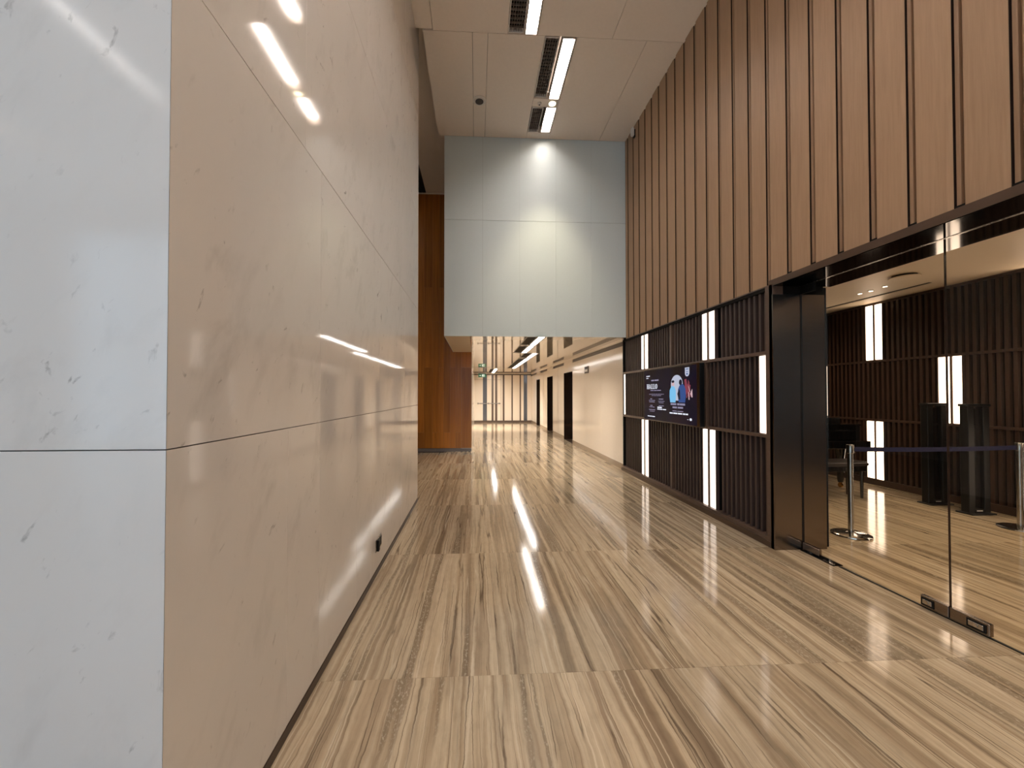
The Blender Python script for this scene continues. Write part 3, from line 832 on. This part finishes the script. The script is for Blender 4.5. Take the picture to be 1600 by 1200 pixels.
flat('caption_lettering', words(.775, .165, .34, .026, 2, 3) + words(.580, .147, .386, .016, 3, 4) + words(.318, .566, .83, .034, 3, 15) + words(.262, .60, .797, .030, 2, 16) + words(.205, .60, .80, .014, 2, 17)
     + words(.508, .116, .437, .010, 7, 5) + words(.480, .17, .38, .010, 5, 6) + words(.41, .14, .19, .016, 1, 7) + words(.41, .33, .43, .016, 2, 8)
     + words(.382, .108, .254, .012, 4, 9) + words(.352, .115, .245, .012, 3, 10) + words(.372, .32, .449, .010, 4, 18) + words(.342, .33, .43, .010, 3, 19)
     + words(.278, .14, .20, .014, 1, 20) + words(.25, .12, .24, .012, 3, 21) + words(.196, .108, .254, .014, 3, 22) + words(.166, .13, .24, .010, 3, 23) + words(.283, .33, .44, .012, 2, 24), E_dim)
arch = [(.574, .40), (.78, .40), (.78, .69)] + [(.677 + .103 * math.cos(math.radians(a)), .69 + .165 * math.sin(math.radians(a))) for a in range(0, 181, 15)]
flat('arch_picture', [arch], E_pale)
def hood(u, v0, v1, w): return [(u - w * .8, v0), (u + w * .8, v0), (u + w, v0 + (v1 - v0) * .35), (u + w * .95, v0 + (v1 - v0) * .72), (u + w * .6, v1 - .03), (u + w * .25, v1), (u - w * .25, v1), (u - w * .6, v1 - .03), (u - w * .95, v0 + (v1 - v0) * .72), (u - w, v0 + (v1 - v0) * .35)]
flat('person_in_light_blue', [hood(.606, .365, .665, .058)], E_cyan, .0020)
flat('person_in_dark_blue', [hood(.765, .37, .69, .066)], E_blue, .0020)
flat('person_head', [disc(.612, .705, .024, .05, 16)], E_pink, .0026)
flat('person_hair', [disc(.612, .74, .025, .024, 12)], E_navy, .0030)
flat('person_hair', [disc(.745, .72, .026, .05, 16)], E_navy, .0030)
flat('hood_shadow', [[(.69, .52), (.715, .60), (.735, .58), (.74, .42), (.71, .42)]], E_navy, .0030)
flat('badge', [[(.818, .965), (.818, .86), (.828, .825), (.852, .812), (.876, .825), (.888, .86), (.888, .965)]], E_pale)
flat('badge_mark', [rect(.835, .93, .872, .945), rect(.838, .89, .868, .90), disc(.853, .855, .012, .016, 10)], E_blue, .0020)
rp = []
rr_ = random.Random(5)
for k in range(16):
    u = .81 + .008 * k * .9; v = .45 + rr_.uniform(0, .12)
    rp.append([(u, v), (u + .012, v), (u + .012 + rr_.uniform(-.02, .02), v + rr_.uniform(.12, .22)), (u + rr_.uniform(-.02, .01), v + .2)])
flat('red_figure', rp[:12], E_red, .0016)
flat('red_figure_light', [[(.875, .42), (.888, .42), (.880, .56), (.872, .54)], [(.922, .46), (.935, .46), (.930, .60), (.90, .52)], [(.87, .66), (.88, .64), (.90, .56), (.892, .55)]], E_pink, .0022)
flat('corner_mark', [disc(.905, .092, .018, .022, 12), rect(.85, .082, .872, .089)], E_white)

# ------------------------------------------------------------------ doorway: steel jamb lining, black soffit, glass doors
YD0, YD1 = -1.06, 3.69
tj = struct('trim_1', bx(XR - .03, 3.39, YD1 + .012, YD1 + .055, 0, 2.556), M_slat_back)
obj('jamb_panel', bx(XR - .035, XG - .012, YD1, YD1 + .012, 0, 2.47), M_jamb, tj)
obj('jamb_panel', bx(XG + .012, 3.39, YD1, YD1 + .012, 0, 2.47), M_jamb, tj)
obj('jamb_seal', bx(XG - .012, XG + .012, YD1 + .004, YD1 + .012, 0, 2.47), M_black, tj)
tk = struct('trim_2', bx(XR - .03, 3.46, YD0 - .06, YD0, 0, 2.556), M_jamb)
th = struct('trim_3', bx(XR + .004, 3.46, YD0, YD1 + .01, 2.60, 2.64), M_slat_back)
obj('fascia', bx(XR - .03, XR + .004, YD0 - .06, YD1 + .055, 2.556, 2.615), M_brown_trim, th)
obj('soffit_panel', bx(XR - .028, XG - .012, YD0, YD1, 2.550, 2.556), M_black_gloss, th)
obj('soffit_panel', bx(XG + .012, 3.455, YD0, YD1, 2.550, 2.556), M_black_gloss, th)
obj('soffit_track', bx(XG - .012, XG + .012, YD0, YD1, 2.548, 2.600), M_steel, th)
struct('wall_right_return', bx(XR + .0, 3.46, -9.2, YD0 - .06, 0, 2.60), M_upper)
struct('wall_right_core', bx(XR + .21, 3.46, YD1 + .056, 8.7, 0, ZI + .1), M_slat_back)
YM = 2.495
def glass_leaf(name, y0, y1, lab):
    d = struct(name, bx(XG - .006, XG + .006, y0, y1, .012, 2.546), M_pane, label=lab)
    return d
d1 = glass_leaf('door_1', YM + .004, YD1 - .006, 'frameless clear glass door leaf beside the steel jamb')
d6 = glass_leaf('door_6', 1.316, YM - .004, 'frameless clear glass door leaf cut off by the picture edge')
def patch(d, y0, y1, lock):
    p = obj('patch_fitting', bx(XG - .016, XG + .016, y0, y1, .010, .088, bevel=.003), M_jamb, d)
    if lock:
        a, b = lock
        obj('lock_plate', bx(XG - .021, XG - .016, a, b, .022, .076, bevel=.002), M_black, p)
        obj('lock_rim', bx(XG - .0235, XG - .021, a + .012, b - .012, .034, .064, bevel=.002), M_steel, p)
        obj('lock_cylinder', cyl((XG - .027, (a + b) / 2, .049), (XG - .023, (a + b) / 2, .049), .012, seg=16), M_chrome, p)
d7 = glass_leaf('door_7', YD0 + .006, 1.308, 'fixed clear glass pane outside the picture')
patch(d1, YM + .004, 2.665, (2.58, 2.66))
patch(d6, 2.287, YM - .004, (2.30, 2.40))
pv = obj('pivot_fitting', bx(XG - .016, XG + .016, 3.50, YD1 - .008, .010, .075, bevel=.003), M_jamb, d1)
obj('meeting_edge', bx(XG - .007, XG + .007, YM + .0005, YM + .004, .012, 2.546), M_pane_edge, d1)
obj('top_patch', bx(XG - .014, XG + .014, 3.53, YD1 - .008, 2.47, 2.546, bevel=.002), M_black, d1)
t = thing('floor_spring', 'polished floor spring plate at the foot of the glass door', 'hinge', (XG, 3.50, 0))
obj('cover_plate', bx(XG - .045, XG + .045, 3.32, 3.68, .0, .006, bevel=.002), M_black_gloss, t)
obj('spindle', cyl((XG, 3.60, .004), (XG, 3.60, .012), .02, seg=20), M_chrome, t)
obj('bright_plate', bx(XG - .036, XG - .012, 3.335, 3.44, .006, .009, bevel=.001), M_chrome, t)
struct('trim_4', bx(XG - .008, XG + .008, YD0, 3.31, 0, .006), M_black)

# ------------------------------------------------------------------ inner room behind the glass
wi = struct('wall_inner', bx(XI + .06, XI + .2, -1.2, 8.7, 0, ZI + .1), M_slat_back)
for z0, z1 in ((0, .10), (1.055, 1.09), (2.03, 2.065), (2.985, ZI)):
    obj('rail', bx(XI - .003, XI + .06, -1.2, 8.7, z0, z1, bevel=.002), M_inner_slat, wi)
ibays = [(.10, 1.055), (1.09, 2.03), (2.065, 2.985)]
igaps = {0: [(6.05, 6.42), (4.15, 4.42), (2.25, 2.52)], 1: [(5.0, 5.37), (7.08, 7.45), (3.1, 3.47), (1.2, 1.57)], 2: [(6.05, 6.42), (4.15, 4.42), (2.25, 2.52)]}
for ri, (z0, z1) in enumerate(ibays):
    bm = bmesh.new()
    k = 0
    while True:
        y = -1.08 + .08 * k; k += 1
        if y > 8.65: break
        if any(a < y < b for a, b in igaps[ri]): continue
        add_box(bm, XI + .012, XI + .058, y - .019, y + .019, z0, z1)
    o = obj('slats', bm, M_inner_slat, wi); o['kind'] = 'stuff'
GI = 'upright lights on the inner room wall behind the glass'
pr = [(6.10, 6.215), (6.25, 6.37)]
tube_light('pair of upright lights behind the glass reaching the inner ceiling', XI - .01, pr, *ibays[2], group=GI)
tube_light('pair of upright lights behind the glass crossed by the blue belt', XI - .01, pr, *ibays[0], group=GI)
tube_light('pair of upright lights behind the glass above the black security posts', XI - .01, [(5.045, 5.15), (5.185, 5.32)], *ibays[1], group=GI)
tube_light('upright light behind the glass half hidden by the steel jamb', XI - .01, [(7.12, 7.24), (7.28, 7.40)], *ibays[1], group=GI)
for yy, nm in ((4.19, 'third'), (2.29, 'fourth')):  # unseen pairs, added along the wall pattern to light the inner ceiling
    for ri, tier in ((2, 'top'), (0, 'bottom')):
        tube_light('%s added pair of upright lights of the %s tier behind the glass, outside the picture' % (nm, tier), XI - .01, [(yy, yy + .085), (yy + .115, yy + .20)], *ibays[ri], group=GI)
for yy, nm in ((3.14, 'third'), (1.24, 'fourth')):
    tube_light('%s added pair of upright lights of the middle tier behind the glass, outside the picture' % nm, XI - .01, [(yy, yy + .115), (yy + .15, yy + .27)], *ibays[1], group=GI)
struct('ceiling_inner', bx(3.40, XI + .2, -1.2, 8.7, ZI, ZI + .1), M_innerceil)
struct('wall_inner_end', bx(3.46, XI + .06, 8.6, 8.7, 0, ZI), M_inner_slat)
struct('wall_inner_front', bx(3.46, XI + .06, -1.3, -1.2, 0, ZI), M_inner_slat)
struct('wall_inner_side', bx(3.40, 3.46, -1.2, 8.6, 2.556, ZI), M_innerceil)
t = thing('ceiling_slot', 'narrow dark slot in the inner room ceiling along the wall', 'vent', (6.15, 6.8, ZI))
obj('channel', bx(6.13, 6.17, 5.05, 8.5, ZI - .003, ZI - .0005), M_duct, t)
obj('channel_lip', bx(6.17, 6.178, 5.05, 8.5, ZI - .010, ZI - .0005), M_innerceil, t)
t = thing('ceiling_diffuser', 'round white air diffuser on the inner room ceiling', 'vent', (5.46, 4.77, ZI))
bm = bmesh.new(); add_lathe(bm, (5.46, 4.77, ZI - .04), [(.13, 0), (.15, .004), (.15, .014), (.135, .018)], 36)
obj('disc', bm, M_innerceil, t, smooth=True)
bm = bmesh.new(); add_lathe(bm, (5.46, 4.77, ZI - .022), [(.12, 0), (.12, .0215)], 36)
obj('neck', bm, M_duct, t, smooth=True)
for i, (x, y, nm) in enumerate(((5.73, 5.26, 'nearest of the tiny recessed spots in the inner room ceiling'), (5.77, 5.50, 'middle of the tiny recessed spots in the inner room ceiling'), (5.765, 5.66, 'farthest of the tiny recessed spots in the inner room ceiling'))):
    s = thing('recessed_spot', nm, 'light', (x, y, ZI), 'tiny recessed spots')
    bm = bmesh.new(); add_lathe(bm, (x, y, ZI - .008), [(.030, 0), (.036, .003), (.036, .0075)], 20)
    obj('ring', bm, M_white, s, smooth=True)
    obj('lens', cyl((x, y, ZI - .012), (x, y, ZI - .007), .024, seg=16), M_spot_small, s)
for (x, y) in ((4.6, 1.2), (4.6, 3.2), (4.6, 5.2), (5.8, 3.2), (5.2, 7.0)):
    spot('inner_downlight_beam', (x, y, ZI - .02), 105, 160, (1.0, .80, .56), .8, .05, aim=(x, y, 0))

# stanchions with a blue belt
def stanchion(x, y, label, belt_to=None):
    t = thing('stanchion', label, 'stanchion', (x, y, 0), 'polished belt stanchions')
    bm = bmesh.new(); add_lathe(bm, (x, y, 0), [(.172, 0), (.175, .006), (.172, .016), (.150, .026), (.06, .032), (.034, .040)], 48)
    obj('base', bm, M_chrome, t, smooth=True)
    obj('post', cyl((x, y, .03), (x, y, .90), .026, seg=28), M_steel, t, smooth=True)
    bm = bmesh.new(); add_lathe(bm, (x, y, .868), [(.030, 0), (.034, .004), (.034, .085), (.030, .092), (.012, .096)], 28)
    hd = obj('head', bm, M_steel, t, smooth=True)
    obj('belt_slot', bx(x + .030, x + .040, y - .014, y + .014, .878, .945, bevel=.002), M_black, hd)
    if belt_to:
        bm = bmesh.new()
        p0, p1 = Vector((x + .036, y, .912)), Vector((belt_to[0] - .036, belt_to[1], .906))
        n = 12
        d = (p1 - p0).normalized(); s = Vector((-d.y, d.x, 0)) * .0012
        ring = []
        for i in range(n + 1):
            f = i / n; c = p0.lerp(p1, f) - Vector((0, 0, .012 * 4 * f * (1 - f)))
            ring.append([bm.verts.new(c + s + Vector((0, 0, .024))), bm.verts.new(c - s + Vector((0, 0, .024))), bm.verts.new(c - s - Vector((0, 0, .024))), bm.verts.new(c + s - Vector((0, 0, .024)))])
        for a, b in zip(ring, ring[1:]):
            for i in range(4):
                j = (i + 1) % 4; bm.faces.new((a[i], a[j], b[j], b[i]))
        bm.faces.new(ring[0]); bm.faces.new(list(reversed(ring[-1])))
        bmesh.ops.recalc_face_normals(bm, faces=bm.faces[:])
        obj('belt', bm, M_belt, t, label='dark blue retractable belt')
    return t
stanchion(3.985, 4.045, 'polished stanchion near the glass door holding the blue belt', (6.04, 4.12))
stanchion(6.04, 4.12, 'polished stanchion cut off by the right picture edge')

# black security posts
def gate(x, y, label):
    t = thing('security_post', label, 'gate post', (x, y, 0), 'black upright security posts')
    w, d = .145, .045
    obj('base_plate', bx(x - .165, x + .165, y - .09, y + .09, 0, .018, bevel=.004), M_black, t)
    for sx in (-1, 1):
        obj('side_stile', bx(x + sx * w - (.085 if sx > 0 else 0), x + sx * w + (0 if sx > 0 else .085), y - d, y + d, .018, 1.345, bevel=.006), M_black, t)
    obj('top_cap', bx(x - .155, x + .155, y - d - .012, y + d + .012, 1.345, 1.378, bevel=.006), M_black, t)
    obj('front_panel', bx(x - .060, x + .060, y - .018, y + .018, .060, 1.32), M_black_sheen, t)
    obj('foot_rail', bx(x - .060, x + .060, y - d, y + d, .018, .060), M_black, t)
    obj('foot_mark', bx(x - .045, x + .03, y - d - .003, y - d, .040, .050), M_white, t)
    return t
gate(6.27, 5.13, 'black security post under the pair of middle tier lights')
gate(6.275, 4.69, 'black security post beyond the meeting edge of the glass doors')

# piano and its bench, mostly hidden by the jamb
t = thing('grand_piano', 'black grand piano on brass casters half hidden by the steel jamb', 'piano', (5.5, 6.5, 0))
cs = [(4.62, 5.98), (6.06, 5.98), (6.06, 6.7), (6.0, 7.15), (5.8, 7.45), (5.55, 7.55), (5.3, 7.5), (5.05, 7.3), (4.85, 7.0), (4.62, 6.8)]
bm = bmesh.new(); add_prism(bm, cs, lambda p: (p[0], p[1], .66), lambda p: (p[0], p[1], 1.00))
obj('case', bm, M_black_sheen, t)
bm = bmesh.new(); add_prism(bm, [(5.34 + (x - 5.34) * 1.015, 6.7 + (y - 6.7) * 1.015) for x, y in cs], lambda p: (p[0], p[1], 1.0), lambda p: (p[0], p[1], 1.025))
obj('lid', bm, M_black_sheen, t)
obj('key_block', bx(4.62, 6.06, 5.80, 5.979, .66, .78, bevel=.008), M_black_sheen, t)
obj('fallboard', bx(4.70, 5.98, 5.90, 5.979, .782, .93, bevel=.006), M_black_sheen, t)
obj('music_desk', bx(4.9, 5.78, 6.02, 6.05, 1.026, 1.13, bevel=.005), M_black_sheen, t)
for (x, y) in ((4.78, 6.12), (5.86, 6.12), (5.5, 7.2)):
    bm = bmesh.new(); add_lathe(bm, (x, y, .085), [(.035, 0), (.045, .05), (.055, .40), (.075, .575)], 4 * 5)
    lg = obj('leg', bm, M_black_sheen, t, smooth=True)
    bm = bmesh.new(); add_cyl(bm, (x - .014, y, .036), (x + .014, y, .036), .036, seg=20); add_box(bm, x - .022, x + .022, y - .012, y + .012, .05, .086)
    obj('caster', bm, M_brass, lg, label='brass caster')
t = thing('piano_bench', 'low black padded bench in front of the grand piano', 'bench', (5.3, 5.55, 0))
obj('cushion', bx(4.85, 5.62, 5.40, 5.74, .46, .53, bevel=.02, seg=3), plain('bench_leather', srgb(44, 38, 36), .3), t, smooth=True)
obj('frame', bx(4.88, 5.59, 5.43, 5.71, .39, .459, bevel=.004), M_black_sheen, t)
for x in (4.91, 5.55):
    for y in (5.46, 5.68):
        bm = bmesh.new(); add_cyl(bm, (x, y, 0), (x, y, .39), .017, .026, seg=12)
        obj('leg', bm, M_black_sheen, t, smooth=True)

# ------------------------------------------------------------------ entrance hall behind the camera (lights and reflections only)
struct('wall_entrance_left', bx(-12.4, -12.2, -9.2, Y0 + .02, 0, ZC + .1), M_marble)
struct('wall_entrance_return', bx(-12.2, -4.2, Y0, Y0 + .2, 0, ZC + .1), M_marble)
wf = struct('wall_entrance', bx(-.1, XR + .7, -9.4, -9.2, 0, ZC + .1), M_marble)
obj('pillar', bx(-12.2, -11.1, -9.4, -9.2, 0, ZC + .1), M_marble, wf)
obj('head_beam', bx(-11.1, -.1, -9.4, -9.2, 5.9, ZC + .1), M_marble, wf)
wn = struct('window_1', bx(-11.1, -.1, -9.34, -9.26, 0, .08), M_black)
for k in range(7):
    x = -11.1 + 11.0 * k / 6
    obj('mullion', bx(x - .03, x + .03, -9.35, -9.25, .08, 5.9), M_black, wn)
obj('transom', bx(-11.1, -.1, -9.34, -9.26, 2.9, 2.96), M_black, wn)
struct('wall_inner_back', bx(3.46, 7.0, -9.4, -9.2, 0, 2.6), M_marble)
